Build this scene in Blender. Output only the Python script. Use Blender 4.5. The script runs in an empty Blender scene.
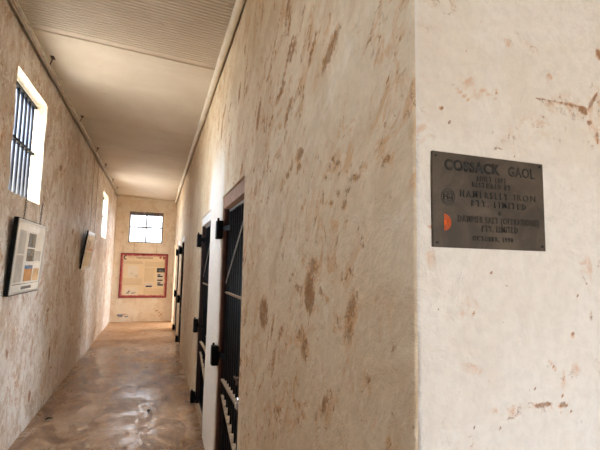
import bpy, bmesh, math, random
import numpy as np
from mathutils import Vector, Matrix, noise as mnoise

random.seed(7)
sc = bpy.context.scene
COL = sc.collection

# ------------------------------------------------------------------ measures (metres)
XL, XR = -1.114, 0.487          # corridor side walls
YC, YE = 0.711, 12.608          # near corner of the right wall, end wall
ZF = 0.0
XFAR = 3.3                      # far side of the entrance and of the cells
YB = -2.2                       # back of the entrance
def zceil(x): return 3.526 - (x - XL) * 0.063

# ------------------------------------------------------------------ object helpers
def link(o, parent=None):
    COL.objects.link(o)
    if parent: o.parent = parent
    return o

def mesh_obj(name, bm, mat, parent=None, smooth=False):
    me = bpy.data.meshes.new(name)
    bmesh.ops.recalc_face_normals(bm, faces=bm.faces)
    bm.to_mesh(me); bm.free()
    for m in (mat if isinstance(mat, (list, tuple)) else [mat]): me.materials.append(m)
    if smooth:
        for p in me.polygons: p.use_smooth = True
    return link(bpy.data.objects.new(name, me), parent)

def empty(name, loc):
    o = bpy.data.objects.new(name, None); o.empty_display_size = 0.1
    o.location = loc
    return link(o)

def tag(o, label, cat, group=None):
    o['label'] = label; o['category'] = cat
    if group: o['group'] = group
    return o

def struct(o):
    o['kind'] = 'structure'
    return o

def box(bm, lo, hi, bevel=0.0, M=None):
    r = bmesh.ops.create_cube(bm, size=1.0)
    vs = r['verts']
    for v in vs:
        v.co = Vector([(lo[i] + hi[i]) / 2 + v.co[i] * (hi[i] - lo[i]) for i in range(3)])
    if bevel > 0:
        es = list({e for v in vs for e in v.link_edges})
        rb = bmesh.ops.bevel(bm, geom=es, offset=bevel, segments=1, affect='EDGES', profile=0.5)
        vs = list({v for f in rb['faces'] for v in f.verts} | {v for v in vs if v.is_valid})
    if M is not None:
        for v in vs: v.co = M @ v.co
    return vs

def rod(bm, a, b, r, n=10, r2=None):
    a, b = Vector(a), Vector(b); d = b - a
    q = d.to_track_quat('Z', 'Y').to_matrix().to_4x4()
    bmesh.ops.create_cone(bm, cap_ends=True, segments=n, radius1=r, radius2=r if r2 is None else r2,
                          depth=d.length, matrix=Matrix.Translation((a + b) / 2) @ q)

def tube(bm, pts, r, n=8):
    pts = [Vector(p) for p in pts]; rings = []
    for i, p in enumerate(pts):
        t = (pts[min(i + 1, len(pts) - 1)] - pts[max(i - 1, 0)]).normalized()
        s = t.orthogonal().normalized() if i == 0 else (s - t * s.dot(t)).normalized()
        w = t.cross(s)
        rings.append([bm.verts.new(p + (s * math.cos(k * 2 * math.pi / n) + w * math.sin(k * 2 * math.pi / n)) * r) for k in range(n)])
    for A, B in zip(rings, rings[1:]):
        for k in range(n): bm.faces.new((A[k], A[(k + 1) % n], B[(k + 1) % n], B[k]))
    bm.faces.new(rings[0]); bm.faces.new(rings[-1][::-1])

def flatbar(bm, a, b, w, t, up):
    """flat bar from a to b, width w along 'up' direction, thickness t across"""
    a, b = Vector(a), Vector(b); d = (b - a); L = d.length; x = d.normalized()
    u = Vector(up); u = (u - x * u.dot(x)).normalized(); n = x.cross(u)
    M = Matrix(((x.x, u.x, n.x, (a.x + b.x) / 2), (x.y, u.y, n.y, (a.y + b.y) / 2), (x.z, u.z, n.z, (a.z + b.z) / 2), (0, 0, 0, 1)))
    box(bm, (-L / 2, -w / 2, -t / 2), (L / 2, w / 2, t / 2), 0, M)

def copy_tree(o, parent=None):
    c = o.copy(); COL.objects.link(c)
    if parent: c.parent = parent
    for ch in [k for k in bpy.data.objects if k.parent == o]:
        copy_tree(ch, c)
    return c

# ------------------------------------------------------------------ materials
class NT:
    def __init__(s, name):
        s.m = bpy.data.materials.new(name); s.m.use_nodes = True
        s.t = s.m.node_tree; s.n = s.t.nodes; s.l = s.t.links
        s.b = next(x for x in s.n if x.type == 'BSDF_PRINCIPLED')
    def new(s, ty, **kw):
        x = s.n.new(ty)
        for k, v in kw.items(): setattr(x, k, v)
        return x
    def put(s, sock, v):
        if isinstance(v, bpy.types.NodeSocket): s.l.new(v, sock)
        elif isinstance(v, (tuple, list)) and sock.type == 'RGBA' and len(v) == 3: sock.default_value = (*v, 1)
        else: sock.default_value = v
    def coord(s, scale=(1, 1, 1), rot=(0, 0, 0), loc=(0, 0, 0)):
        tc = s.new('ShaderNodeTexCoord'); mp = s.new('ShaderNodeMapping')
        s.l.new(tc.outputs['Object'], mp.inputs[0])
        mp.inputs['Scale'].default_value = scale; mp.inputs['Location'].default_value = loc
        if any(rot):       # turn first, stretch afterwards
            m0 = s.new('ShaderNodeMapping'); m0.inputs['Rotation'].default_value = rot
            s.l.new(tc.outputs['Object'], m0.inputs[0]); s.l.new(m0.outputs[0], mp.inputs[0])
        return mp.outputs[0]
    def noise(s, vec, scale, detail=4, rough=.55, dist=0.0):
        x = s.new('ShaderNodeTexNoise'); s.l.new(vec, x.inputs['Vector'])
        x.inputs['Scale'].default_value = scale; x.inputs['Detail'].default_value = detail
        x.inputs['Roughness'].default_value = rough; x.inputs['Distortion'].default_value = dist
        return x.outputs['Fac']
    def ramp(s, v, lo, hi, a=0.0, b=1.0):
        x = s.new('ShaderNodeMapRange'); x.interpolation_type = 'SMOOTHSTEP'
        s.put(x.inputs['Value'], v)
        x.inputs['From Min'].default_value = lo; x.inputs['From Max'].default_value = hi
        x.inputs['To Min'].default_value = a; x.inputs['To Max'].default_value = b
        return x.outputs[0]
    def math(s, op, a, b=0.0):
        x = s.new('ShaderNodeMath', operation=op); s.put(x.inputs[0], a); s.put(x.inputs[1], b)
        return x.outputs[0]
    def mix(s, f, a, b):
        x = s.new('ShaderNodeMix', data_type='RGBA'); s.put(x.inputs[0], f); s.put(x.inputs[6], a); s.put(x.inputs[7], b)
        return x.outputs[2]
    def bump(s, h, strength, dist, prev=None):
        x = s.new('ShaderNodeBump'); s.put(x.inputs['Height'], h)
        x.inputs['Strength'].default_value = strength; x.inputs['Distance'].default_value = dist
        if prev is not None: s.l.new(prev, x.inputs['Normal'])
        return x.outputs[0]

def plain(name, col, rough=.5, metal=0.0, var=0.12, scale=40, bump=0.0):
    t = NT(name); c = t.coord()
    f = t.noise(c, scale, 3)
    d = tuple(max(0, k * (1 - var * 2)) for k in col)
    t.put(t.b.inputs['Base Color'], t.mix(t.ramp(f, .3, .7), d, col))
    t.b.inputs['Roughness'].default_value = rough; t.b.inputs['Metallic'].default_value = metal
    if bump: t.put(t.b.inputs['Normal'], t.bump(f, bump, .004))
    return t.m

def plaster(name, base, alt, fleckcol, stretch=(1, 1, 1), rot=(0, 0, 0), fleck=1.0, patch_lo=.5, spots=1.0, stone=False, rough=.75, fscale=9.0, bumpy=1.0, scrape=.5, pale=False, mott=.7):
    t = NT(name)
    c = t.coord(); cs = t.coord(stretch, rot)
    big = t.noise(c, .9, 5, .6, .4); mid = t.noise(cs, 4.5, 5, .65, .6); fine = t.noise(c, 38, 5, .65)
    col = t.mix(t.ramp(big, .40, .60), base, alt)
    col = t.mix(t.math('MULTIPLY', t.ramp(mid, .46, .62), mott), col, tuple(k * f for k, f in zip(alt, (.86, .8, .72))))
    # pale rubbed lime streaks
    sc1 = t.noise(cs, 11, 5, .7, 1.2)
    col = t.mix(t.math('MULTIPLY', t.ramp(sc1, .53, .63), scrape), col, (.86, .82, .76))
    # flaking brown marks, gathered in patches: a rusty tint with dark broken specks in it
    rust = tuple(k * f for k, f in zip(fleckcol, (1.6, 1.5, 1.25))); dark = tuple(k * f for k, f in zip(fleckcol, (.6, .52, .45)))
    patch = t.ramp(t.noise(c, 1.9, 4, .6, .6), patch_lo, patch_lo + .14)
    nz = t.noise(cs, fscale * 4.2, 7, .75, .7)
    lo_ = t.noise(cs, fscale, 6, .7, 1.5)
    halo = t.math('MULTIPLY', t.ramp(lo_, .50, .62), patch)
    core = t.math('MULTIPLY', t.ramp(t.math('ADD', nz, t.math('MULTIPLY', lo_, .55)), .86, .96), t.ramp(patch, .05, .5))
    # individual stains placed by hand (mesh attribute), broken up the same way
    at = t.new('ShaderNodeAttribute', attribute_name='stain'); af = at.outputs['Fac']
    halo2 = t.math('MULTIPLY', t.ramp(t.math('ADD', af, t.math('MULTIPLY', t.math('SUBTRACT', t.noise(cs, 17, 6, .7, 1.2), .5), 2.2)), .12, .85), t.ramp(af, .02, .25))
    core2 = t.math('MULTIPLY', t.ramp(t.math('ADD', t.math('MULTIPLY', af, .42), t.noise(cs, 48, 6, .75, .8)), .66, .80), t.ramp(af, .03, .2))
    halo = t.math('MAXIMUM', t.math('MULTIPLY', halo, .55 * fleck), t.math('MULTIPLY', halo2, .8))
    core = t.math('MAXIMUM', t.math('MULTIPLY', core, .8 * fleck), t.math('MULTIPLY', core2, .75))
    col = t.mix(halo, col, rust); col = t.mix(core, col, dark)
    tot = core; st = t.math('MULTIPLY', halo, .4)
    sp = t.math('MULTIPLY', t.ramp(t.noise(c, 75, 2, .5), .73, .78), t.ramp(t.noise(c, 3.1, 2), .5, .62))
    col = t.mix(t.math('MULTIPLY', sp, .8 * spots), col, tuple(k * .5 for k in fleckcol))
    col = t.mix(t.math('MULTIPLY', t.ramp(fine, .42, .62), .28), col, tuple(k * .8 for k in alt))
    if stone:
        a2 = t.new('ShaderNodeAttribute', attribute_name='stone')
        col = t.mix(t.ramp(t.math('ADD', a2.outputs['Fac'], t.math('MULTIPLY', t.math('SUBTRACT', t.noise(c, 14, 4), .5), 1.2)), .45, .6), col, (.22, .23, .25))
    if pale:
        a3 = t.new('ShaderNodeAttribute', attribute_name='pale_and_lit')
        col = t.mix(t.ramp(t.math('ADD', a3.outputs['Fac'], t.math('MULTIPLY', t.math('SUBTRACT', mid, .5), .8)), .25, .8, 0, .85), col, (.90, .88, .83))  # paler pillar plaster, with the window's light painted into the colour too
    t.put(t.b.inputs['Base Color'], col)
    t.b.inputs['Roughness'].default_value = rough
    t.b.inputs['Specular IOR Level'].default_value = .35
    n = t.bump(t.noise(c, 7, 5, .6, .5), .6 * bumpy, .035)
    n = t.bump(sc1, .6 * bumpy, .012, n)
    n = t.bump(fine, .5 * bumpy, .005, n)
    n = t.bump(t.math('ADD', tot, st), -.4, .004, n)
    t.put(t.b.inputs['Normal'], n)
    return t.m

CREAM = (.80, .70, .57)
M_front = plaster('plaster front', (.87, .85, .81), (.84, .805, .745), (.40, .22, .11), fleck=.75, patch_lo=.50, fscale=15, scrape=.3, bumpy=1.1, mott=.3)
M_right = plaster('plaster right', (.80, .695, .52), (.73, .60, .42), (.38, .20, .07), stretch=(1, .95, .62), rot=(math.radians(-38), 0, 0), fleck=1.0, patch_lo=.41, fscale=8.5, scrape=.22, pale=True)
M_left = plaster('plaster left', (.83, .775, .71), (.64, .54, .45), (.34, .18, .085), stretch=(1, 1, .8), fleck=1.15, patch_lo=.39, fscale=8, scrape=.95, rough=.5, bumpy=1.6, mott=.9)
M_end = plaster('plaster end', (.87, .81, .69), (.83, .73, .58), (.42, .24, .12), fleck=.5, patch_lo=.5, stone=True, fscale=6)
M_reveal = plaster('plaster reveal', (.86, .78, .62), (.82, .71, .54), (.45, .27, .14), fleck=.25, patch_lo=.6, scrape=.2)

def floor_mat():
    t = NT('worn sealed concrete'); c = t.coord((1, .75, 1)); c2 = t.coord()
    a = t.noise(c, 1.1, 6, .62, .8); b = t.noise(c, 3.4, 6, .68, 1.0); d = t.noise(c2, 26, 5, .7)
    col = t.mix(t.ramp(a, .36, .66), (.30, .175, .095), (.46, .315, .205))
    col = t.mix(t.math('MULTIPLY', t.ramp(b, .48, .60), .8), col, (.15, .08, .043))
    col = t.mix(t.math('MULTIPLY', t.ramp(t.noise(c, 5.5, 5, .7, .8), .53, .64), .6), col, (.56, .43, .32))
    # bare earth-coloured strip along the far end and wall foot
    sx = t.new('ShaderNodeSeparateXYZ'); tc = t.new('ShaderNodeTexCoord'); t.l.new(tc.outputs['Object'], sx.inputs[0])
    far = t.ramp(t.math('ADD', sx.outputs[1], t.math('MULTIPLY', a, 3)), 9.8, 11.2)
    col = t.mix(t.math('MULTIPLY', far, .75), col, (.52, .30, .145))
    col = t.mix(t.math('MULTIPLY', t.ramp(d, .5, .8), .4), col, (.12, .07, .045))
    t.put(t.b.inputs['Base Color'], col)
    r = t.math('ADD', t.ramp(b, .42, .58, .19, .42), t.math('MULTIPLY', far, .3))
    t.put(t.b.inputs['Roughness'], r)
    t.b.inputs['Specular IOR Level'].default_value = .8
    n = t.bump(t.noise(c, 2.6, 5, .6, .6), .32, .03); n = t.bump(d, .3, .003, n)
    t.put(t.b.inputs['Normal'], n)
    return t.m
M_floor = floor_mat()

def ceil_mat():
    t = NT('old painted ceiling sheet'); c = t.coord()
    a = t.noise(c, 1.3, 5, .6, .4)
    col = t.mix(t.ramp(a, .35, .68), (.70, .63, .525), (.62, .54, .43))
    st = t.noise(t.coord((.35, 1.6, 1)), 5, 5, .7, .7)
    col = t.mix(t.math('MULTIPLY', t.ramp(st, .64, .72), .45), col, (.34, .22, .13))
    t.put(t.b.inputs['Base Color'], col); t.b.inputs['Roughness'].default_value = .5
    return t.m
M_ceil = ceil_mat()
M_iron = plain('black iron', (.006, .0065, .008), .5, 0.0, .2, 30, .15)
next(x for x in M_iron.node_tree.nodes if x.type == 'BSDF_PRINCIPLED').inputs['Specular IOR Level'].default_value = .10
M_rail = plain('dusty rust rail', (.28, .20, .13), .7, 0, .2, 50)
M_railgrey = plain('grey rail', (.30, .30, .31), .45, .3, .2, 50)  # grey for the top rail and the upper brace
M_timber = plain('pink brown timber', (.40, .235, .16), .65, 0, .15, 18, .2)
M_white_timber = plain('white painted timber', (.88, .86, .82), .6, 0, .06, 18)
M_dark_timber = plain('dark brown timber', (.045, .018, .014), .6, 0, .2, 18)
M_red_timber = plain('red brown timber edge', (.16, .06, .035), .6, 0, .25, 14)
M_cornice = plain('cream cornice paint', (.86, .79, .66), .45, 0, .06, 9)
M_pipe = plain('grey cream pipe', (.55, .47, .38), .4, .1, .2, 12)
M_rust = plain('rusty bracket', (.10, .055, .035), .7, .2, .3, 60)
M_steel = plain('silver steel', (.6, .6, .6), .3, .9, .1)
M_darkframe = plain('black frame', (.006, .006, .006), .6)
next(x for x in M_darkframe.node_tree.nodes if x.type == 'BSDF_PRINCIPLED').inputs['Specular IOR Level'].default_value = .12
M_silver = plain('silver frame', (.62, .60, .56), .35, .4, .06)
M_gauge = plain('grey window bars', (.22, .19, .19), .5, .1, .1)
M_white_frame = plain('white window frame', (.85, .83, .80), .5, 0, .04)
M_sky_tint_iron = plain('black iron with sky tint', (.018, .024, .04), .3, 0, .2, 30)  # blue in the base colour stands for the sky's highlight on the bars

# ------------------------------------------------------------------ walls
def fbm(x, y, z, sc_=1.0, oct=3):
    v = 0; a = 1; s = 0
    for _ in range(oct):
        v += a * mnoise.noise(Vector((x * sc_, y * sc_, z * sc_))); s += a; a *= .5; sc_ *= 2.1
    return v / s

def spaced(lo, hi, step, extra=()):
    n = max(1, int(round((hi - lo) / step)))
    s = set(round(lo + (hi - lo) * i / n, 5) for i in range(n + 1))
    ex = [round(e, 5) for e in extra if lo <= e <= hi]
    s = {a for a in s if all(abs(a - e) > step * .35 for e in ex) or a in (round(lo, 5), round(hi, 5))}
    return sorted(s | set(ex))

def wall(name, us, vs, holes, front, back, mats, stains=(), stones=(), strokes=True, pick=None):
    """front(u,v) and back(u,v) give points; holes (u0,u1,v0,v1) are cut through with reveals."""
    nu, nv = len(us), len(vs)
    P = []; A = []; B = []
    for v in vs:
        for u in us:
            P.append(front(u, v))
            s = 0.0
            for (cu, cv, ru, rv, ang, st) in stains:
                du, dv = u - cu, v - cv; ca, sa = math.cos(ang), math.sin(ang)
                q = ((du * ca + dv * sa) / ru) ** 2 + ((-du * sa + dv * ca) / rv) ** 2
                if q < 1: s = max(s, st * (1 - q) ** .7)
            A.append(s)
            s = 0.0
            for (cu, cv, ru, rv) in stones:
                q = ((u - cu) / ru) ** 2 + ((v - cv) / rv) ** 2
                if q < 1: s = max(s, 1 - q)
            B.append(s)
    F = []; MI = []; SM = []
    def inhole(u, v): return any(h[0] < u < h[1] and h[2] < v < h[3] for h in holes)
    for j in range(nv - 1):
        for i in range(nu - 1):
            um, vm = (us[i] + us[i + 1]) / 2, (vs[j] + vs[j + 1]) / 2
            if inhole(um, vm): continue
            F.append((j * nu + i, j * nu + i + 1, (j + 1) * nu + i + 1, (j + 1) * nu + i))
            MI.append(pick(um, vm) if pick else 0); SM.append(True)
    # reveals
    for h in holes:
        iu = [i for i, u in enumerate(us) if h[0] - 1e-6 <= u <= h[1] + 1e-6]
        jv = [j for j, v in enumerate(vs) if h[2] - 1e-6 <= v <= h[3] + 1e-6]
        loops = [[(iu[0], j) for j in jv], [(iu[-1], j) for j in jv], [(i, jv[0]) for i in iu], [(i, jv[-1]) for i in iu]]
        for L in loops:
            b0 = len(P)
            for t in (.0, .5, 1.0):
                for (i, j) in L:
                    f = Vector(P[j * nu + i]); b = Vector(back(us[i], vs[j]))
                    P.append(tuple(f.lerp(b, t))); A.append(0.0); B.append(0.0)
            n = len(L)
            for r in range(2):
                for k in range(n - 1):
                    F.append((b0 + r * n + k, b0 + r * n + k + 1, b0 + (r + 1) * n + k + 1, b0 + (r + 1) * n + k))
                    MI.append(1); SM.append(True)
    # back face, coarse
    ub = sorted({us[0], us[-1]} | {x for h in holes for x in h[:2]}); vb = sorted({vs[0], vs[-1]} | {x for h in holes for x in h[2:]})
    for j in range(len(vb) - 1):
        for i in range(len(ub) - 1):
            if inhole((ub[i] + ub[i + 1]) / 2, (vb[j] + vb[j + 1]) / 2): continue
            b0 = len(P)
            for (u, v) in ((ub[i], vb[j]), (ub[i + 1], vb[j]), (ub[i + 1], vb[j + 1]), (ub[i], vb[j + 1])):
                P.append(tuple(back(u, v))); A.append(0.0); B.append(0.0)
            F.append((b0, b0 + 1, b0 + 2, b0 + 3)); MI.append(1); SM.append(False)
    me = bpy.data.meshes.new(name); me.from_pydata(P, [], F); me.update()
    for m in mats: me.materials.append(m)
    me.polygons.foreach_set('material_index', MI); me.polygons.foreach_set('use_smooth', SM)
    at = me.attributes.new('stain', 'FLOAT', 'POINT'); at.data.foreach_set('value', A)
    if stones:
        at = me.attributes.new('stone', 'FLOAT', 'POINT'); at.data.foreach_set('value', B)
    return struct(link(bpy.data.objects.new(name, me)))

Z0, Z1 = -0.06, 3.62
# doors along the right wall: (near edge, far edge)
DOORS = [(2.485, 3.42), (4.17, 5.10), (8.10, 9.05), (9.80, 10.72)]
DTOP = 2.15
WIN_L = [(3.76, 4.68, 2.15, 3.155), (9.50, 10.47, 2.15, 3.10), (.60, 1.12, 2.15, 3.10)]   # the third is added, unseen beside the camera, to light the right wall
WIN_E = (-.767, .141, 2.19, 3.07)

R_ = math.radians
def hx(y, z):      # unevenness of the right wall
    return .010 * fbm(y * .9 + 3, z * .8, 1.7, 1.0, 3) + .0035 * fbm(y, z, 9.1, 5.5, 2)
def hy(x, z):      # unevenness of the front wall
    return .005 * fbm(x * 1.1 + 8, z * .9, 4.4, 1.2, 3) + .0012 * fbm(x, z, 2.2, 9, 2)
def edge_chip(z): return .004 * fbm(0, z, 5.0, 3.0, 2) + .0035 * max(0, fbm(1, z, 7.7, 16, 3)) * (1.8 if z < 1.55 else .8)
RB = .016
def corner(x, y, z, t):
    """rounding and chips shared by the two faces that meet at the corner"""
    k = max(0.0, 1 - t / RB); c = (.30 * RB + edge_chip(z)) * k * k
    return x + c, y + c
def right_front(y, z):
    t = y - YC
    x = XR + hx(y, z) * min(1, t / .25 + .25) + .09 * max(0.0, min(1.0, (z - 3.372 - .022 * fbm(y, 0, 3, 2.4, 3)) / .012)); yy = y + hy(XR, z) * max(0, 1 - t / .05)
    # rough arrises around the door openings
    for (a, b) in DOORS:
        if z < DTOP + .03:
            for e, sgn in ((a, -1), (b, 1)):
                d = abs(y - e)
                if d < .035: x += (.012 + .006 * fbm(y, z, 3.3, 7)) * (1 - d / .035) ** 2; yy += sgn * 0
                if d < 1e-4: yy += .008 * fbm(e, z, 1.1, 3.5, 3)
    x, yy = corner(x, yy, z, t)
    return (x, yy, z)
def front_front(x, z):
    t = x - XR
    y = YC + hy(x, z); xx = x + hx(YC, z) * .25 * max(0, 1 - t / .05)
    xx, y = corner(xx, y, z, t)
    return (xx, y, z)

ys = spaced(YC, 2.6, .016, [YC + .003, YC + .007, YC + .012, 2.485, 2.45, 2.46, 2.47]) 
ys = sorted(set(ys) | set(spaced(2.6, 5.4, .03, [e + s for d in DOORS[:2] for e in d for s in (0, -.03, .03, -.015, .015) if 2.6 < e + s < 5.4])) |
            set(spaced(5.4, YE + .3, .06, [e + s for d in DOORS[2:] for e in d for s in (0, -.03, .03)] + [11.25, 12.25])))
zs = sorted(set(spaced(Z0, Z1, .022, [DTOP])) | {3.335, 3.343, 3.35, 3.357, 3.364, 3.37, 3.377, 3.384, 3.39, 3.397, 3.404})
rnd = random.Random(11)
stains_r = [(1.442, 2.014, .06, .03, 0, 1.0), (1.445, 1.965, .05, .02, -.3, .8), (1.32, 1.51, .06, .085, 0, 1.1), (1.29, 1.60, .06, .05, .2, .7), (1.94, 1.385, .10, .10, 0, .9), (1.36, 1.33, .05, .07, 0, .7),
            (1.60, 2.505, .09, .022, R_(-42), 1), (1.68, 2.42, .09, .018, R_(-40), .8), (1.33, 2.37, .075, .018, R_(-48), 1.2), (1.17, 2.30, .02, .008, 0, .6),
            (1.045, 1.775, .03, .02, 0, .8), (1.19, 1.875, .025, .016, 0, .8), (1.21, 1.82, .012, .04, 0, .6), (1.12, 1.80, .07, .010, R_(-20), .8), (1.54, 2.0, .02, .05, .3, .6),
            (2.0, 2.284, .03, .02, 0, .9), (2.62, 3.02, .03, .05, .2, 1), (.77, 2.03, .012, .09, R_(-14), .5), (1.09, 1.90, .03, .01, 0, .8), (1.14, 1.93, .035, .01, .4, .8),
            (1.8, 2.7, .14, .016, R_(-50), .7), (1.9, 2.6, .15, .016, R_(-55), .7), (1.39, 1.12, .08, .02, .2, .6), (1.7, 1.0, .04, .12, 0, .5)]
for k in range(120):   # scuffs, thicker towards the top and the cell doors
    y = rnd.uniform(.95, 3.9) ** 1.0; z = rnd.uniform(1.0, 3.35)
    if rnd.random() < .35 and y < 1.4: continue
    L = rnd.uniform(.02, .08)
    L *= 1.5; stains_r.append((y, z, L, L * rnd.uniform(.12, .4), R_(rnd.uniform(-75, -15)), rnd.uniform(.45, .95)))
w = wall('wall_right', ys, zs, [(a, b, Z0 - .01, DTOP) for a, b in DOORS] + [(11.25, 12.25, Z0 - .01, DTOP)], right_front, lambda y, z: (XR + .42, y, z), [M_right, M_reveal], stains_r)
at = w.data.attributes.new('pale_and_lit', 'FLOAT', 'POINT')
at.data.foreach_set('value', [max(0, min(1, (v.co.y - 3.2) / .2, (4.5 - v.co.y) / .4)) * max(0, min(1, (2.9 - v.co.z) / .7)) for v in w.data.vertices])  # pale pillar zone, fading upwards like the window light it includes

stains_f = [(.5516, 1.938, .006, .006, 0, 1.2), (.569, 1.9085, .004, .004, 0, 1.2), (.5507, 2.038, .003, .003, 0, 1), (.556, 2.031, .003, .003, 0, 1), (.70, 1.997, .004, .008, 0, 1.1),
            (.93, 2.000, .09, .007, R_(-2), .75), (.965, 1.994, .02, .010, R_(-20), 1.2), (1.0, 2.02, .05, .006, R_(55), .9), (1.03, 2.15, .014, .02, 0, .8), (.84, 2.0, .04, .006, R_(-8), .7),
            (.985, 1.965, .012, .008, 0, .8), (1.01, 1.93, .008, .02, 0, .8), (.70, 1.867, .022, .006, R_(8), .55), (.80, 1.315, .04, .007, R_(4), .9), (.705, 1.297, .03, .006, 0, .5), (.86, 1.31, .02, .006, 0, .9),
            (.60, 1.98, .05, .004, R_(-35), .45), (.67, 1.99, .04, .004, R_(-20), .5), (.712, 2.15, .003, .08, 0, .45), (.86, 2.06, .02, .012, .6, .5), (.74, 2.12, .02, .015, 0, .4), (.83, 1.40, .03, .005, R_(-50), .6), (.90, 1.46, .008, .008, 0, .8), (.96, 1.5, .006, .02, 0, .6)]
stains_f += [(.92, 1.985, .12, .03, R_(-6), .32), (1.02, 2.0, .04, .10, 0, .35), (.63, 2.0, .07, .03, R_(-30), .26), (.75, 1.31, .12, .02, 0, .35), (.88, 1.37, .05, .03, .5, .3), (.60, 1.52, .06, .03, .3, .25), (.62, 1.40, .05, .015, -.3, .3), (.95, 1.6, .03, .05, 0, .3), (1.0, 1.35, .04, .08, .3, .3), (.80, 2.13, .06, .02, -.5, .28), (.52, 1.62, .02, .05, 0, .3)]
for k in range(80):
    r = rnd.uniform(.0012, .0032)
    stains_f.append((rnd.uniform(.50, 1.1), rnd.uniform(1.2, 2.25), r * 1.3, r, 0, rnd.uniform(.8, 1.2)))
xs = spaced(XR, 1.16, .006, [XR + .003, XR + .009]); xs = sorted(set(xs) | set(spaced(1.16, XFAR + .2, .06)))
zf = sorted(set(spaced(Z0, 1.0, .06)) | set(spaced(1.0, 2.4, .007)) | set(spaced(2.4, Z1, .05)))
# the corner's two faces share the same heights there
w = wall('wall_front', xs, zf, [], front_front, lambda x, z: (x + .05, YC + .36, z), [M_front, M_reveal], stains_f)

def gap_l(y, z): return -max(0.0, min(1.0, (z - 3.462 - .012 * fbm(y, 0, 2, 2.0, 3)) / .012))
def left_front(y, z):
    x = XL + .09 * gap_l(y, z) - .016 * fbm(y * .8, z * .9, 6.1, 1.1, 3) - .010 * fbm(y, z, 2.9, 4.0, 3)
    yy, zz = y, z
    for (a, b, c, d) in WIN_L:
        for e in (a, b):
            if abs(y - e) < 1e-4 and c - .01 < z < d + .01: yy += .022 * fbm(e, z, .4, 3.2, 3)
        for e in (c, d):
            if abs(z - e) < 1e-4 and a - .01 < y < b + .01: zz += .014 * fbm(y, e, .8, 3.0, 3)
    return (x, yy, zz)
yl = sorted(set(spaced(YB, 3.2, .12, [.60, 1.12])) | set(spaced(3.2, 7.0, .035, [3.76, 4.68, 4.70, 4.72])) | set(spaced(7.0, YE + .3, .06, [9.50, 10.47])))
zl = sorted(set(spaced(Z0, Z1, .035, [2.15, 3.155, 3.10])) | {3.44, 3.452, 3.458, 3.464, 3.47, 3.476, 3.482, 3.49, 3.5})
stains_l = []
for k in range(150):
    y = rnd.uniform(3.4, 12.0); z = rnd.uniform(.3, 3.3); L = rnd.uniform(.03, .10)
    stains_l.append((y, z, L, L * rnd.uniform(.3, .7), R_(rnd.uniform(-80, 80)), rnd.uniform(.5, 1.0)))
stains_l += [(5.6, .55, .06, .10, 0, 1.3), (4.9, .28, .05, .08, 0, 1.2), (4.0, 2.72, .05, .07, 0, .9), (3.8, 2.62, .04, .04, 0, .9)]
w = wall('wall_left', yl, zl, WIN_L, left_front, lambda y, z: (XL - .15, y, z), [M_left, M_reveal], stains_l)

def end_front(x, z):
    return (x, YE - .010 * fbm(x, z, 3.0, 1.2, 3) - .003 * fbm(x, z, 1.0, 6, 2), z)
xe = spaced(XL - .12, XFAR + .2, .05, [WIN_E[0], WIN_E[1]]); ze = spaced(Z0, Z1, .05, [WIN_E[2], WIN_E[3]])
stains_e = [(-.75, .20, .13, .05, 0, .6), (.1, .28, .15, .03, R_(-30), .8), (.2, .18, .12, .03, R_(35), .7), (-.9, 2.0, .03, .2, 0, .6), (-.1, 2.10, .3, .03, 0, .4), (.33, 1.2, .04, .3, 0, .5)]
w = wall('wall_end', xe, ze, [WIN_E], end_front, lambda x, z: (x, YE + .2, z), [M_end, M_reveal], stains_e, stones=[(-.86, .17, .14, .06), (-.70, .16, .10, .04)])

# rooms the photograph only sees through: cells and the entrance behind the camera
def slab_wall(name, lo, hi, axis, holes, mat):
    """plain wall (axis 0: faces along x, 1: along y) with rectangular openings"""
    bm = bmesh.new()
    a, b = (1, 2) if axis == 0 else (0, 2)
    us = sorted({lo[a], hi[a]} | {u for h in holes for u in h[:2]}); vs = sorted({lo[b], hi[b]} | {v for h in holes for v in h[2:]})
    for i in range(len(us) - 1):
        for j in range(len(vs) - 1):
            um, vm = (us[i] + us[i + 1]) / 2, (vs[j] + vs[j + 1]) / 2
            if any(h[0] < um < h[1] and h[2] < vm < h[3] for h in holes): continue
            l = list(lo); h_ = list(hi); l[a], h_[a], l[b], h_[b] = us[i], us[i + 1], vs[j], vs[j + 1]
            box(bm, l, h_)
    return struct(mesh_obj(name, bm, mat))

ENTRY = (.8, 1.50, 0.0, 2.0)          # doorway behind the camera
CELLW = [(2.2, 3.7, 1.5, 3.0), (4.2, 5.7, 1.5, 3.0), (7.9, 9.3, 1.5, 3.0), (9.6, 10.8, 1.5, 3.0), (11.1, 12.5, 0.0, 2.9)]
slab_wall('wall_back', (XL - .15, YB - .25, Z0), (XFAR + .2, YB, Z1), 1, [ENTRY], M_front)
slab_wall('wall_outer', (XFAR, YB, Z0), (XFAR + .2, YE + .2, Z1), 0, CELLW, M_front)

for n_, y in enumerate((3.85, 5.85, 7.5, 9.37, 10.9)):   # partitions between the cells
    bm = bmesh.new(); box(bm, (XR + .42, y, Z0), (XFAR, y + .13, Z1)); struct(mesh_obj('wall_partition_%d' % (n_ + 1), bm, M_front))
bm = bmesh.new()
fx = spaced(XL - .15, XFAR + .2, .10); fy = spaced(YB - .25, YE + .2, .10)
V = [[bm.verts.new((x, y, .006 * fbm(x, y, 0, 1.3, 3))) for x in fx] for y in fy]
for j in range(len(fy) - 1):
    for i in range(len(fx) - 1): bm.faces.new((V[j][i], V[j][i + 1], V[j + 1][i + 1], V[j + 1][i]))
struct(mesh_obj('floor', bm, M_floor, smooth=True))


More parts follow.
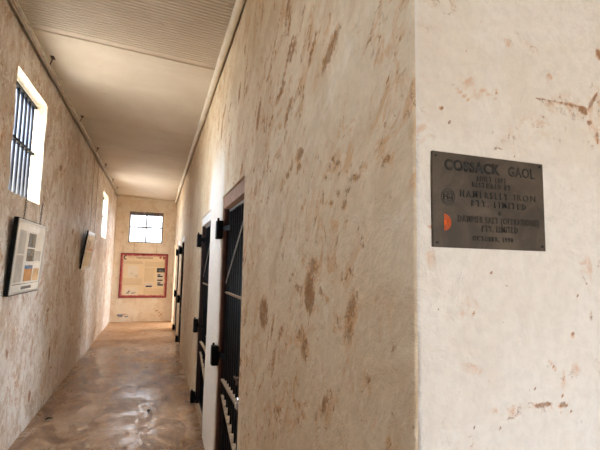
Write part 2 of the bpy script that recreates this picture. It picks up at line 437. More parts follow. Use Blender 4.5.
# ceiling: ribbed sheets running across, with dark joints
SEAMS = [3.83, 6.03, 7.35, 9.5, 11.6]
prof = []
RP = .038                      # sheet pressed into narrow boards with grooves between them
y = YB - .25
while y < 3.77:
    prof += [(y, 0.0), (y + .026, 0.0), (y + .028, .018), (y + .036, .018)]; y += RP
y = 3.86
while y < YE + .25:
    prof.append((y, .0012 * math.cos(2 * math.pi * y / .05))); y += .0125
pts = [(yy, h) for yy, h in prof if all(abs(yy - s) > .018 for s in SEAMS)]
for s in SEAMS:
    d = .016 if s == 3.83 else .010
    pts += [(s - d - .001, -.003), (s - d, .02), (s + d, .02), (s + d + .001, .001)]
pts = sorted(pts)
bm = bmesh.new()
rows = [[bm.verts.new((x, yy, zceil(x) + h)) for x in (XL - .15, XR, XFAR + .2)] for yy, h in pts]
for A_, B_ in zip(rows, rows[1:]):
    for i in range(2): bm.faces.new((A_[i], A_[i + 1], B_[i + 1], B_[i]))
top = [[bm.verts.new((x, yy, zceil(x) + .12)) for x in (XL - .15, XR, XFAR + .2)] for yy in (pts[0][0], pts[-1][0])]
for i in range(2): bm.faces.new((top[0][i], top[0][i + 1], top[1][i + 1], top[1][i]))
o = struct(mesh_obj('ceiling', bm, M_ceil))

# cornices
bm = bmesh.new()
zc = zceil(XR)
tube(bm, [(XR - .033 + .002 * math.sin(k * .9), YC + .05 + k * .5, zc - .030) for k in range(24)] + [(XR - .033, YE - .01, zc - .030)], .030, 14)
struct(mesh_obj('trim_1', bm, M_cornice, smooth=True))
bm = bmesh.new(); box(bm, (XL + .012, YB, zceil(XL) - .050), (XL + .046, YE - .01, zceil(XL) - .006), .003)
struct(mesh_obj('trim_2', bm, M_cornice))
bm = bmesh.new(); box(bm, (XL, YE - .025, zceil(-.3) - .075), (XR, YE + .005, zceil(-.3) - .02), .004)
struct(mesh_obj('trim_3', bm, M_cornice))

# ------------------------------------------------------------------ conduit under the ceiling, left
pz = lambda: zceil(-1.05) - .078
root = tag(empty('conduit_pipe', (-1.05, 3.0, pz())), 'long thin pipe running along the top of the left wall just under the ceiling', 'pipe')
def loc(o, root): o.location = -root.location   # children built in world space
bm = bmesh.new(); tube(bm, [(-1.05 + .004 * math.sin(k * 1.7), YB + .05 + k * .6, pz() + .003 * math.sin(k * 2.3)) for k in range(25)], .013, 10)
loc(mesh_obj('pipe', bm, M_pipe, root, True), root)
for y in (3.65, 4.05, 5.2, 6.6, 8.1, 9.6):
    bm = bmesh.new(); rod(bm, (-1.05, y - .03, pz()), (-1.05, y + .03, pz()), .0165, 12)
    loc(mesh_obj('coupling', bm, M_pipe, root), root)
HANG = [4.33, 6.0, 7.6, 8.8, 10.3, 11.4]
hl = ['rusty T-shaped pipe hanger on the ceiling above the barred window at left',
      'second rusty T-shaped pipe hanger on the ceiling, counting from the nearest at left',
      'third rusty T-shaped pipe hanger on the ceiling, counting from the nearest at left',
      'fourth small rusty pipe hanger on the ceiling, counting from the nearest at left',
      'small rusty pipe hanger second from the end wall under the ceiling',
      'tiny rusty pipe hanger closest to the end wall under the ceiling']
h0 = empty('pipe_hanger', (-1.018, HANG[0], zceil(-1.018)))
bm = bmesh.new(); box(bm, (-.016, -.035, -.007), (.016, .035, .001), .002); mesh_obj('plate', bm, M_rust, h0)
bm = bmesh.new(); rod(bm, (0, 0, -.004), (-.030, .03, -.078), .0055, 8); mesh_obj('rod', bm, M_rust, h0)
for i, y in enumerate(HANG):
    h = h0 if i == 0 else copy_tree(h0)
    h.location = (-1.018, y, zceil(-1.018))
    tag(h, hl[i], 'pipe hanger', 'pipe hangers along the left of the ceiling')

# ------------------------------------------------------------------ door frames and barred gates
def frame_parts(i, a, b):
    root = struct(empty('door_%d' % (i + 1), ((XR + .05), (a + b) / 2, 0)))
    head = [M_timber, M_white_timber, M_white_timber, M_white_timber][i]
    bm = bmesh.new(); box(bm, (XR + .014, a - .02, 2.055), (XR + .10, b + .02, DTOP + .01), .004)
    loc(mesh_obj('door_head', bm, head, root), root)
    for (u0, u1) in ((a - .02, a + .03), (b - .03, b + .02)):
        bm = bmesh.new(); box(bm, (XR + .020, u0, 0.0), (XR + .040, u1, 2.055), .003)
        j = mesh_obj('jamb', bm, M_red_timber if i == 0 else M_dark_timber, root); loc(j, root)
        bm = bmesh.new(); box(bm, (XR + .040, u0, 0.0), (XR + .10, u1 + (.012 if u0 < (a + b) / 2 else 0), 2.055), .003)
        j = mesh_obj('door_stop', bm, M_dark_timber, root); loc(j, root)
    bm = bmesh.new(); box(bm, (XR + .015, a - .02, -.03), (XR + .35, b + .02, .022), .006)
    loc(mesh_obj('threshold', bm, plain('tan worn sill', (.42, .30, .20), .7) if i == 0 else bpy.data.materials['tan worn sill'], root), root)
    return root

GX = .055          # depth of the gate behind the wall face
def build_gate():
    """gate about 0.87 m wide, its root at the hinge side on the floor; +y is towards the hinges"""
    root = empty('cell_gate', (0, 0, 0))
    W = .875; y1, y0 = 0.0, -W
    def part(name, mat, fn, smooth=False, parent=root):
        bm = bmesh.new(); fn(bm); return mesh_obj(name, bm, mat, parent, smooth)
    part('stile', M_iron, lambda bm: box(bm, (-.006, y1 - .045, .04), (.016, y1, 2.045), .002))
    part('stile', M_iron, lambda bm: box(bm, (-.006, y0, .04), (.016, y0 + .045, 2.045), .002))
    n = 9
    for k in range(n):
        y = y0 + .045 + (W - .09) * (k + .5) / n
        part('bar', M_iron, lambda bm: rod(bm, (.002, y, .05), (.002, y, 2.04), .009, 10), True)
    part('top_rail', M_railgrey, lambda bm: box(bm, (-.012, y0 + .045, 2.030), (.022, y1 - .045, 2.042)))
    part('rail', M_rail, lambda bm: box(bm, (-.022, y0 + .03, 1.382), (.026, y1 - .03, 1.394)))
    part('rail', M_rail, lambda bm: box(bm, (-.030, y0 + .03, .712), (.034, y1 - .03, .724)))
    part('bottom_rail', M_iron, lambda bm: box(bm, (-.012, y0 + .045, .045), (.022, y1 - .045, .085)))
    part('brace', M_railgrey, lambda bm: flatbar(bm, (-.016, y1 - .03, 1.46), (-.016, y0 + .045, 2.00), .013, .006, (0, 0, 1)))
    part('brace', M_rail, lambda bm: flatbar(bm, (.004, y1 - .03, .60), (.004, y0 + .045, .33), .058, .010, (1, 0, 0)))
    for z in (1.812, .815, -.005):
        h = part('hinge', M_iron, lambda bm: box(bm, (-.100, y1 + .005, max(z, .026)), (-.048, y1 + .082, z + .15), .004))
        part('pin', M_iron, lambda bm: rod(bm, (-.085, y1 + .04, z + .14), (-.085, y1 + .04, z + .172), .009, 10), True, h)
        part('strap', M_iron, lambda bm: flatbar(bm, (-.058, y1 + .03, z + .085), (-.010, y1 - .10, z + .085), .040, .008, (0, 0, 1)), False, h)
    bo = part('bolt', M_rust, lambda bm: (rod(bm, (-.018, y0 + .02, .86), (-.018, y0 + .34, .86), .009, 10), box(bm, (-.026, y0 + .20, .835), (-.006, y0 + .25, .885), .002), box(bm, (-.026, y0 + .05, .835), (-.006, y0 + .09, .885), .002)))
    pl = part('padlock', M_steel, lambda bm: (box(bm, (-.040, y0 + .135, .715), (-.018, y0 + .175, .755), .005), tube(bm, [(-.029, y0 + .155 + .013 * math.cos(t), .755 + .026 * math.sin(t)) for t in np.linspace(0, math.pi, 9)], .0035, 6)))
    return root
gl = ['nearest black barred cell gate, in the pink-brown timber frame', 'second black barred gate along the right wall, under a white lintel beyond the white pillar',
      'third black barred cell gate along the right wall, seen almost edge-on', 'farthest black barred cell gate, closest to the end wall']
gate0 = build_gate()
for i, (a, b) in enumerate(DOORS):
    frame_parts(i, a, b)
    g = gate0 if i == 0 else copy_tree(gate0)
    g.location = (XR + GX + .008, b - .032, .0)
    tag(g, gl[i], 'gate', 'barred cell gates along the right wall')

# ------------------------------------------------------------------ windows
for i, (a, b, c, d) in enumerate(WIN_L):  # the last one is the added opening out of view
    root = struct(empty('window_%d' % (1, 2, 4)[i], (XL - .11, (a + b) / 2, c)))
    gx = XL - .108
    n = 8
    for k in range(n):
        y = a + (b - a) * (k + .5) / n
        bm = bmesh.new(); rod(bm, (gx, y, c - .03), (gx, y, d - .012), .0165, 10)
        loc(mesh_obj('bar', bm, M_sky_tint_iron, root, True), root)
    bm = bmesh.new(); box(bm, (gx - .022, a - .03, d - .045), (gx + .022, b + .04, d - .020)); loc(mesh_obj('top_rail', bm, M_iron, root), root)
    bm = bmesh.new(); box(bm, (gx - .022, a - .03, c + .495), (gx + .028, b + .06, c + .515)); loc(mesh_obj('rail', bm, M_iron, root), root)
a, b, c, d = WIN_E
root = struct(empty('window_3', ((a + b) / 2, YE + .07, c)))
bm = bmesh.new()
for lo, hi in (((a - .02, YE + .055, c - .02), (a + .035, YE + .105, d + .02)), ((b - .035, YE + .055, c - .02), (b + .02, YE + .105, d + .02)),
               ((a, YE + .055, d - .035), (b, YE + .105, d + .02)), ((a, YE + .055, c - .02), (b, YE + .105, c + .03))): box(bm, lo, hi, .003)
loc(mesh_obj('window_frame', bm, M_gauge, root), root)
bm = bmesh.new(); box(bm, (a + .03, YE + .07, (c + d) / 2 - .021), (b - .03, YE + .09, (c + d) / 2 + .021)); loc(mesh_obj('rail', bm, M_gauge, root), root)
bm = bmesh.new(); box(bm, (a + .03, YE + .10, d - .10), (b - .03, YE + .115, d - .03)); loc(mesh_obj('head_strip', bm, M_gauge, root), root)
t = NT('dimming window glass'); out = next(x for x in t.n if x.type == 'OUTPUT_MATERIAL')
tr = t.new('ShaderNodeBsdfTransparent'); tr.inputs[0].default_value = (.58, .58, .58, 1)  # added pane, dims the sky behind so the bars stay visible
gl_ = t.new('ShaderNodeBsdfGlossy'); gl_.inputs['Roughness'].default_value = .1
ms = t.new('ShaderNodeMixShader'); ms.inputs[0].default_value = .05
t.l.new(tr.outputs[0], ms.inputs[1]); t.l.new(gl_.outputs[0], ms.inputs[2]); t.l.new(ms.outputs[0], out.inputs['Surface'])
bm = bmesh.new(); box(bm, (a + .02, YE + .118, c + .01), (b - .02, YE + .122, d - .01)); loc(mesh_obj('pane', bm, t.m, root), root)
for k in range(1, 8):
    x = a + .035 + (b - a - .07) * k / 8
    bm = bmesh.new(); rod(bm, (x, YE + .08, c + .02), (x, YE + .08, d - .02), .021 if k == 4 else .007, 8)
    loc(mesh_obj('bar', bm, M_gauge, root, True), root)

# ------------------------------------------------------------------ text helper
def text_mesh(name, s, h, mat, parent, width=None, depth=.0015, bold=0.0, space=1.0):
    """text lying in its local xy plane; h = cap height; width = fitted total width"""
    cu = bpy.data.curves.new(name, 'FONT'); cu.body = s; cu.size = 1.0; cu.extrude = 0.0; cu.offset = bold; cu.resolution_u = 3; cu.space_character = space
    tmp = bpy.data.objects.new('tmp', cu); COL.objects.link(tmp)
    dg = bpy.context.evaluated_depsgraph_get(); dg.update()
    me = bpy.data.meshes.new_from_object(tmp.evaluated_get(dg), preserve_all_data_layers=False, depsgraph=dg)
    bpy.data.objects.remove(tmp); bpy.data.curves.remove(cu)
    co = np.empty(len(me.vertices) * 3); me.vertices.foreach_get('co', co); co = co.reshape(-1, 3)
    cap = .69
    sy = h / cap; sx = sy
    co[:, 0] -= co[:, 0].min()
    if width: sx = width / co[:, 0].max()
    co[:, 0] *= sx; co[:, 1] *= sy
    me.vertices.foreach_set('co', co.reshape(-1)); me.update()
    bm = bmesh.new(); bm.from_mesh(me); bpy.data.meshes.remove(me)
    r = bmesh.ops.extrude_face_region(bm, geom=list(bm.faces))
    for v in [g for g in r['geom'] if isinstance(g, bmesh.types.BMVert)]: v.co.z += depth
    o = mesh_obj(name, bm, mat, parent)
    return o

# ------------------------------------------------------------------ plaque on the front wall
def bronze():
    t = NT('weathered bronze'); c = t.coord()
    f = t.noise(c, 9, 5, .65, .6); g = t.noise(c, 120, 3, .6)
    col = t.mix(t.ramp(f, .35, .68), (.058, .045, .034), (.12, .092, .065))
    col = t.mix(t.math('MULTIPLY', t.ramp(t.noise(c, 22, 4, .7), .58, .72), .5), col, (.17, .132, .095))
    t.put(t.b.inputs['Base Color'], col); t.b.inputs['Metallic'].default_value = .2
    t.b.inputs['Roughness'].default_value = .5
    t.put(t.b.inputs['Normal'], t.bump(g, .2, .001))
    return t.m
M_bronze = bronze()
M_letter = plain('black lettering', (.008, .008, .008), .45)
M_letter_worn = plain('worn dark lettering', (.022, .018, .015), .5)
M_orange = plain('orange enamel', (.78, .12, .004), .4, 0, .05)
PX0, PZ0, PW, PH = .5283, 1.6455, .3013, .1997
plq = tag(empty('wall_plaque', (.5239, YC - .002, 1.6451)), 'dark bronze plaque with raised black lettering screwed to the white front wall', 'plaque')
plq.rotation_euler = (R_(90), 0, 0); plq.scale = (.9916, .9916, .9916)
bm = bmesh.new(); box(bm, (0, 0, -.010), (PW, PH, .004), .0012); mesh_obj('plate', bm, M_bronze, plq)
def line(s, u0, u1, v0, h, mat=M_letter, bold=0.0, name='lettering', space=1.18):
    o = text_mesh(name, s, h, mat, plq, u1 - u0, .0012, bold, space); o.location = (u0, v0, .0038); return o
line('COSSACK', .0295, .1765, .1632, .0215, bold=.034, space=1.10)
line('GAOL', .199, .2745, .1632, .0212, M_letter_worn, bold=.016, space=1.1)
line('BUILT 1897', .1127, .1917, .1457, .0106, bold=.014, space=1.45)
line('RESTORED BY', .0996, .2045, .1312, .0106, bold=.014, space=1.45)
line('HAMERSLEY', .068, .1965, .1083, .0142, bold=.014, space=1.5)
line('IRON', .213, .2745, .1095, .0140, M_letter_worn, bold=.0, space=1.3)
line('PTY. LIMITED', .097, .2462, .0898, .0130, bold=.014, space=1.5)
line('&', .168, .1765, .0738, .0088)
line('DAMPIER SALT (OPERATIONS)', .0613, .2822, .0548, .0135, M_letter_worn, bold=.010, space=1.2)
line('PTY. LIMITED', .1228, .2212, .0365, .0135, M_letter_worn, bold=.008, space=1.15)
line('OCTOBER, 1990', .098, .206, .0163, .0098, bold=.012, space=1.25)
for (u, v) in ((.0086, .1905), (.2911, .1925), (.0097, .0097), (.2907, .0101)):
    bm = bmesh.new(); bmesh.ops.create_cone(bm, cap_ends=True, segments=12, radius1=.0034, radius2=.0024, depth=.002, matrix=Matrix.Translation((u, v, .0048)))
    mesh_obj('screw', bm, M_letter, plq)
# round emblem with bars and two letters
def ring(bm, cx, cy, r0, r1, z, a0=0, a1=2 * math.pi, n=40, th=.0010):
    full = abs(a1 - a0 - 2 * math.pi) < 1e-6
    vs = []
    for k in range(n + (0 if full else 1)):
        t = a0 + (a1 - a0) * k / n
        vs.append([bm.verts.new((cx + r * math.cos(t), cy + r * math.sin(t), zz)) for r, zz in ((r0, z), (r1, z), (r1, z + th), (r0, z + th))])
    m = len(vs)
    for k in range(m if full else m - 1):
        A_, B_ = vs[k], vs[(k + 1) % m]
        for q in range(4): bm.faces.new((A_[q], A_[(q + 1) % 4], B_[(q + 1) % 4], B_[q]))
    if not full:
        bm.faces.new(vs[0]); bm.faces.new(vs[-1][::-1])
ec = (.0375, .1052); er = .0172
bm = bmesh.new(); ring(bm, *ec, er - .0014, er, .0038)
for dv in (-.0105, -.0075, .0075, .0105):
    hw = math.sqrt((er - .001) ** 2 - dv ** 2) - .0005
    box(bm, (ec[0] - hw, ec[1] + dv - .0006, .0038), (ec[0] + hw, ec[1] + dv + .0006, .0048))
emb = mesh_obj('round_emblem', bm, M_letter, plq)
tl = text_mesh('emblem_letters', 'H-I', .0105, M_letter, emb, .024, .0012, .03); tl.location = (ec[0] - .012, ec[1] - .0052, .0038)
oc = (.0268, .0517)
bm = bmesh.new()
ring(bm, *oc, .0, .0072, .0038, -math.pi / 2, math.pi / 2, 24)
for r0, r1 in ((.0088, .0108), (.0122, .0140), (.0154, .0172)): ring(bm, *oc, r0, r1, .0038, -math.pi / 2, math.pi / 2, 30)
o = mesh_obj('half_round_emblem', bm, M_orange, plq); o['label'] = 'orange half-circle emblem of concentric bands'

# ------------------------------------------------------------------ display board on the end wall
def board_mat():
    t = NT('board print'); tc = t.new('ShaderNodeTexCoord'); sx = t.new('ShaderNodeSeparateXYZ'); t.l.new(tc.outputs['Object'], sx.inputs[0])
    W, H = 1.258, 1.235
    ex = t.math('MINIMUM', sx.outputs[0], t.math('SUBTRACT', W, sx.outputs[0])); ey = t.math('MINIMUM', sx.outputs[1], t.math('SUBTRACT', H, sx.outputs[1]))
    e = t.math('MINIMUM', ex, ey); c = t.coord()
    e = t.math('ADD', e, t.math('MULTIPLY', t.math('SUBTRACT', t.noise(c, 7, 5, .65), .5), .10))
    col = t.mix(t.ramp(e, .045, .105), (.40, .065, .075), (.75, .625, .43))
    col = t.mix(t.ramp(e, .0, .05), (.16, .008, .014), col)
    t.put(t.b.inputs['Base Color'], col); t.b.inputs['Roughness'].default_value = .45
    return t.m
BX0, BZ0, BW, BH = -.934, .652, 1.258, 1.235
brd = tag(empty('display_board', (BX0, YE - .0165, BZ0)), 'large tan information board with mottled maroon edge hanging on the end wall', 'information board')
brd.rotation_euler = (R_(90), 0, 0)
bm = bmesh.new(); box(bm, (0, 0, -.012), (BW, BH, .006), .002); mesh_obj('panel', bm, board_mat(), brd)
M_ink = plain('brown ink', (.20, .11, .06), .6); M_paper = plain('cream print', (.78, .71, .58), .6, 0, .06); M_photo = plain('grey photo print', (.16, .16, .17), .5, 0, .45, 9)
M_photo_dark = plain('dark photo print', (.03, .035, .05), .5, 0, .3, 14); M_faint = plain('faint brown ink', (.44, .30, .15), .6); M_pale = plain('pale photo print', (.72, .68, .62), .5)
o = text_mesh('title', 'Imprisonment', .055, plain('dark red ink', (.16, .035, .03), .6), brd, .43, .0008, .01); o.location = (-.5126 - BX0, 1.742 - BZ0, .006)
bm = bmesh.new(); ring(bm, -.795 - BX0, 1.765 - BZ0, .032, .062, .0058, R_(70), R_(290), 20, .001); mesh_obj('crescent_logo', bm, M_photo_dark, brd)
def lines(name, x0, x1, z0, z1, n, seed, mat=M_faint):
    rr = random.Random(seed); bm = bmesh.new()
    for k in range(n):
        z = z1 - (z1 - z0) * (k + .5) / n; x = x0
        while x < x1 - .03:
            wl = min(rr.uniform(.02, .07), x1 - x)
            box(bm, (x - BX0, z - BZ0 - .004, .006), (x + wl - BX0, z - BZ0 + .004, .0066)); x += wl + .012
        if rr.random() < .2: pass
    return mesh_obj(name, bm, mat, brd)
lines('caption', -.745, -.56, 1.755, 1.785, 1, 1)
lines('text_block', -.84, -.34, 1.59, 1.665, 3, 2); lines('text_block', -.84, -.34, 1.0, 1.19, 6, 3)
lines('text_block', -.29, .26, 1.52, 1.66, 5, 4); lines('text_block', -.29, -.01, 1.10, 1.49, 12, 5); lines('text_block', -.29, .26, .75, .91, 5, 6)
def pic(name, x0, z0, x1, z1, mat, parent=None, lift=.006):
    bm = bmesh.new(); box(bm, (x0 - BX0, z0 - BZ0, lift), (x1 - BX0, z1 - BZ0, lift + .001)); return mesh_obj(name, bm, mat, parent or brd)
m1 = pic('map_print', -.735, 1.215, -.455, 1.555, M_paper)
bm = bmesh.new(); rr = random.Random(4)
for k in range(1):
    p = [Vector((-.60 - BX0, 1.40 - BZ0, .0075))]
    for q in range(48): p.append(p[-1] + Vector((rr.uniform(-.05, .05), rr.uniform(-.05, .05), 0)))
    p = [Vector((min(max(v.x, -.73 - BX0), -.46 - BX0), min(max(v.y, 1.22 - BZ0), 1.55 - BZ0), v.z)) for v in p]
    tube(bm, p, .0022, 4)
map_ = mesh_obj('map_drawing', bm, plain('grey ink', (.45, .44, .42), .6), m1)
m2 = pic('drawing_print', -.78, .73, -.44, .95, M_paper)
bm = bmesh.new()
for q in ((-.72, .79, -.66, .815), (-.69, .82, -.64, .85), (-.62, .77, -.52, .785), (-.60, .80, -.48, .81), (-.75, .765, -.66, .775)): box(bm, (q[0] - BX0, q[1] - BZ0, .007), (q[2] - BX0, q[3] - BZ0, .0078))
mesh_obj('drawing_lines', bm, M_photo, m2)
p = pic('photo_print', .035, 1.36, .255, 1.487, M_photo); pic('photo_sky', .045, 1.435, .245, 1.477, M_photo_dark, p, .007)
for (x0, z0, x1, z1) in ((.042, 1.225, .222, 1.325), (.045, 1.12, .225, 1.215), (.05, .985, .243, 1.095), (-.26, .945, -.052, 1.05)):
    p = pic('photo_print', x0, z0, x1, z1, M_pale)
    dx, dz = x1 - x0, z1 - z0
    pic('photo_dark_area', x0 + dx * .1, z0 + dz * .05, x1 - dx * .12, z0 + dz * .42, M_photo_dark, p, .007)
    if z0 > .97 and z0 != 1.12: pic('photo_dark_area', x0 + dx * .08, z0 + dz * .5, x0 + dx * .5, z1 - dz * .1, M_photo, p, .007)
pic('small_logo', .09, 1.755, .145, 1.81, plain('red logo ink', (.42, .10, .06), .6)); pic('small_logo', .18, 1.735, .26, 1.81, plain('brown red logo ink', (.36, .12, .08), .6))
for x in (-.597, .005):
    bm = bmesh.new(); rod(bm, (x - BX0, BH - .005, -.008), (x - BX0, 2.20 - BZ0, -.008), .0028, 6); mesh_obj('wire', bm, M_rust, brd)

# ------------------------------------------------------------------ framed pictures on the left wall
def glassy(name, col, rough=.12, var=.05, scale=12):
    m = plain(name, col, rough, 0, var, scale); b = next(x for x in m.node_tree.nodes if x.type == 'BSDF_PRINCIPLED')
    b.inputs['Specular IOR Level'].default_value = .6; return m
def frame_picture(name, y0, y1, z0, z1, lean, off):
    """local axes: x along the corridor, y up, z out from the wall"""
    root = empty(name, (XL + off, y0, z0))
    # local x -> +Y world, local y -> up (leaning outwards), local z -> +X
    a = math.atan2(lean, z1 - z0)
    root.matrix_world = Matrix.Translation((XL + off, y0, z0)) @ Matrix(((0, math.sin(a), math.cos(a), 0), (1, 0, 0, 0), (0, math.cos(a), -math.sin(a), 0), (0, 0, 0, 1)))
    W, H = y1 - y0, (z1 - z0)
    return root, W, H
def R4(bm, x0, y0, x1, y1, z0, z1, bev=0): box(bm, (x0, y0, z0), (x1, y1, z1), bev)
p1, W, H = frame_picture('framed_picture', 3.84, 4.70, 1.33, 1.945, .028, .040)
tag(p1, 'near silver-framed picture with a blue and orange photo, hung on chains below the barred window', 'picture', 'framed pictures on the left wall')
bm = bmesh.new(); R4(bm, -.007, -.007, W + .007, H + .007, -.030, -.0005, .002); mesh_obj('backing', bm, M_darkframe, p1)
bm = bmesh.new()
for q in ((.002, .002, W - .002, .018), (0, H - .018, W, H), (0, .018, .018, H - .018), (W - .018, .018, W, H - .018)): R4(bm, *q, 0, .008, .001)
mesh_obj('frame', bm, M_silver, p1)
bm = bmesh.new(); R4(bm, .018, .018, W - .018, H - .018, 0, .002); mt = mesh_obj('mount', bm, glassy('pale mount under glass', (.76, .73, .66)), p1)
def sub(name, u0, v0, u1, v1, mat, parent=None, lift=.002, nm=None):
    bm = bmesh.new(); R4(bm, u0 * W, v0 * H, u1 * W, v1 * H, lift, lift + .0008); return mesh_obj(name, bm, mat, parent or p1)
M_gp = glassy('grey photo under glass', (.20, .20, .20), .15, .4, 9); M_gp2 = glassy('dark photo under glass', (.06, .06, .065), .15, .35, 12)
M_pl = glassy('pale photo under glass', (.52, .50, .45), .15, .12, 6); M_wh = glassy('white print under glass', (.85, .83, .78), .15)
M_bl = glassy('blue print under glass', (.035, .12, .28), .15); M_or = glassy('orange print under glass', (.52, .21, .05), .15, .2, 14); M_or2 = glassy('tan print under glass', (.68, .42, .20), .15, .2, 14)
sub('photo_print', .08, .16, .30, .52, M_pl); sub('photo_print', .08, .54, .30, .86, M_pl)
sub('photo_print', .36, .86, .74, .93, M_wh)
g = sub('photo_print', .40, .64, .66, .84, M_gp); sub('figure_area', .50, .68, .57, .82, M_gp2, g, .003)
g = sub('photo_print', .40, .44, .66, .62, M_gp); sub('figure_area', .42, .46, .60, .52, M_gp2, g, .003)
sub('photo_print', .66, .45, .92, .60, M_pl)
sub('blue_strip', .38, .335, .66, .385, M_bl); sub('photo_print', .38, .16, .66, .335, M_or); sub('photo_print', .70, .16, .92, .34, M_or2); sub('photo_print', .70, .34, .92, .42, M_wh)
sub('caption_line', .06, .125, .94, .132, M_gp2)
bm = bmesh.new(); rr = random.Random(9); x = .34
while x < .70:
    wl = rr.uniform(.012, .03); R4(bm, x * W, .055 * H, (x + wl) * W, .095 * H, .002, .003); x += wl + .008
mesh_obj('caption', bm, M_gp2, p1)
def chain(parent, x, y, L, lean=0.0):
    bm = bmesh.new(); n = int(L / .022)
    for k in range(n):
        cy = y + k * .022 + .011; a = math.pi / 2 * (k % 2)
        pts_ = [(x + .006 * math.cos(t) * math.cos(a), cy + .0145 * math.sin(t), -.012 + .006 * math.cos(t) * math.sin(a)) for t in np.linspace(0, 2 * math.pi, 9)]
        tube(bm, pts_, .0019, 5)
    return mesh_obj('chain', bm, M_iron, parent)
chain(p1, W * .20, H - .01, .235); chain(p1, W * .80, H - .01, .24)

p2, W, H = frame_picture('framed_picture', 7.16, 8.02, 1.50, 2.10, .075, .032)
tag(p2, 'far framed picture tilting out from the left wall, hung on two long thin wires', 'picture', 'framed pictures on the left wall')
bm = bmesh.new(); R4(bm, 0, 0, W, H, -.020, 0, .002); mesh_obj('backing', bm, M_darkframe, p2)
bm = bmesh.new()
for q in ((0, 0, W, .015), (0, H - .015, W, H), (0, .015, .015, H - .015), (W - .015, .015, W, H - .015)): R4(bm, *q, 0, .006, .001)
mesh_obj('frame', bm, M_silver, p2)
bm = bmesh.new(); R4(bm, .015, .015, W - .015, H - .015, 0, .002); mesh_obj('mount', bm, bpy.data.materials['pale mount under glass'], p2)
sub('photo_print', .10, .80, .92, .94, M_wh, p2); sub('photo_print', .10, .50, .55, .76, M_pl, p2); sub('photo_print', .25, .48, .9, .56, glassy('pink print under glass', (.55, .34, .30)), p2); sub('photo_print', .10, .08, .9, .46, bpy.data.materials['tan print under glass'] if False else M_pl, p2)
for u in (.22, .80):
    bm = bmesh.new(); rod(bm, (W * u, H - .01, -.012), (W * u, H + 1.32, -.118 - .06), .0022, 6); mesh_obj('wire', bm, M_rust, p2)

# ------------------------------------------------------------------ small litter on the floor
def leaf(x, y, rot, label, s=1.0):
    bm = bmesh.new()
    n = 8; L = .07 * s; top_, bot = [], []
    for k in range(n + 1):
        t = k / n; w_ = .017 * s * math.sin(math.pi * min(1, t * .95 + .03)) ** .8; zz = .008 + .010 * s * math.sin(t * 3.0)
        top_.append(bm.verts.new((L * (t - .5), w_, zz + .006 * s))); bot.append(bm.verts.new((L * (t - .5), -w_, zz)))
    mid = [bm.verts.new((L * (k / n - .5), 0, .006 + .010 * s * math.sin(k / n * 3.0))) for k in range(n + 1)]
    for k in range(n):
        bm.faces.new((mid[k], mid[k + 1], top_[k + 1], top_[k])); bm.faces.new((bot[k], bot[k + 1], mid[k + 1], mid[k]))
    r = bmesh.ops.solidify(bm, geom=list(bm.faces), thickness=.0012)
    o = mesh_obj('dry_leaf', bm, M_rust, None, True)
    o.location = (x, y, .0); o.rotation_euler = (0, 0, rot)
    tag(o, label, 'leaf', 'dry leaves on the corridor floor')
leaf(-.947, 5.0, .4, 'dry brown leaf on the floor near the foot of the left wall')
leaf(.011, 4.98, 1.2, 'dry brown leaf in the middle of the corridor floor opposite the second gate')
leaf(-.90, 5.5, 2.2, 'small dry leaf on the floor by the left wall, the farther one', .7)

# ------------------------------------------------------------------ camera
yaw, pitch, roll, F = .32901595745869266, .09968821312842675, -.01970199569082016, 417.676
cy, sy, cp, sp = math.cos(yaw), math.sin(yaw), math.cos(pitch), math.sin(pitch)
f = Vector((sy * cp, cy * cp, sp)); r = Vector((cy, -sy, 0)); u = r.cross(f)
r2 = r * math.cos(roll) - u * math.sin(roll); u2 = u * math.cos(roll) + r * math.sin(roll)
cam = bpy.data.cameras.new('camera'); co = link(bpy.data.objects.new('camera', cam))
co.matrix_world = Matrix(((r2.x, u2.x, -f.x, 0), (r2.y, u2.y, -f.y, 0), (r2.z, u2.z, -f.z, 1.6), (0, 0, 0, 1)))
cam.sensor_fit = 'HORIZONTAL'; cam.sensor_width = 36; cam.lens = F / 600 * 36; cam.clip_start = .02
sc.camera = co

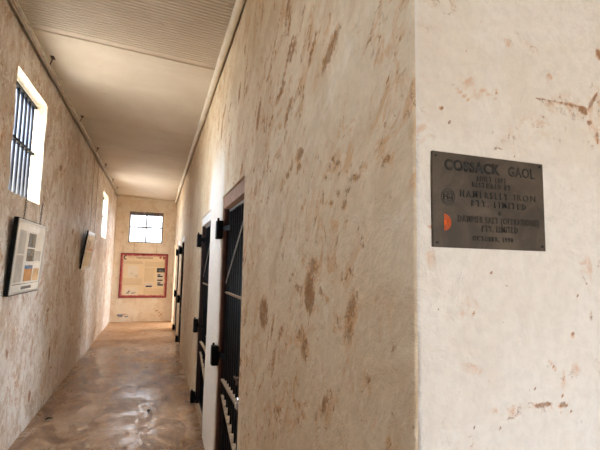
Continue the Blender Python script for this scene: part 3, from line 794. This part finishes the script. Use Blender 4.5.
# ------------------------------------------------------------------ light: hazy daylight through the openings
wd = bpy.data.worlds.new('world'); sc.world = wd; wd.use_nodes = True
wn = wd.node_tree; bg = wn.nodes['Background']; bg.inputs['Strength'].default_value = 19.5
# hazy white sky above the horizon, sunlit pale earth below it
tc = wn.nodes.new('ShaderNodeTexCoord'); sx = wn.nodes.new('ShaderNodeSeparateXYZ'); mr = wn.nodes.new('ShaderNodeMapRange'); mx = wn.nodes.new('ShaderNodeMix'); mx.data_type = 'RGBA'
wn.links.new(tc.outputs['Generated'], sx.inputs[0]); wn.links.new(sx.outputs[2], mr.inputs[0])
mr.inputs['From Min'].default_value = -.03; mr.inputs['From Max'].default_value = .03
wn.links.new(mr.outputs[0], mx.inputs[0]); mx.inputs[6].default_value = (.70, .655, .59, 1); mx.inputs[7].default_value = (.85, .96, 1.10, 1)
wn.links.new(mx.outputs[2], bg.inputs['Color'])
def portal(name, loc_, rot, sx_, sy_):
    l = bpy.data.lights.new(name, 'AREA'); l.shape = 'RECTANGLE'; l.size = sx_; l.size_y = sy_; l.cycles.is_portal = True
    o = link(bpy.data.objects.new(name, l)); o.location = loc_; o.rotation_euler = rot
for i, (a, b, c, d) in enumerate(WIN_L): portal('daylight_window', (XL - .16, (a + b) / 2, (c + d) / 2), (0, R_(-90), 0), d - c, b - a)
a, b, c, d = WIN_E; portal('daylight_window', ((a + b) / 2, YE + .21, (c + d) / 2), (R_(-90), 0, 0), b - a, d - c)
a, b, c, d = ENTRY; portal('daylight_doorway', ((a + b) / 2, YB - .26, (c + d) / 2), (R_(90), 0, 0), b - a, d - c)
for (a, b, c, d) in CELLW: portal('daylight_cell', (XFAR + .21, (a + b) / 2, (c + d) / 2), (0, R_(90), 0), d - c, b - a)

sc.view_settings.view_transform = 'Standard'; sc.view_settings.look = 'None'; sc.view_settings.gamma = 1; sc.view_settings.use_curve_mapping = False
sc.view_settings.exposure = 0.12
sc.cycles.max_bounces = 14; sc.cycles.diffuse_bounces = 10; sc.cycles.glossy_bounces = 5
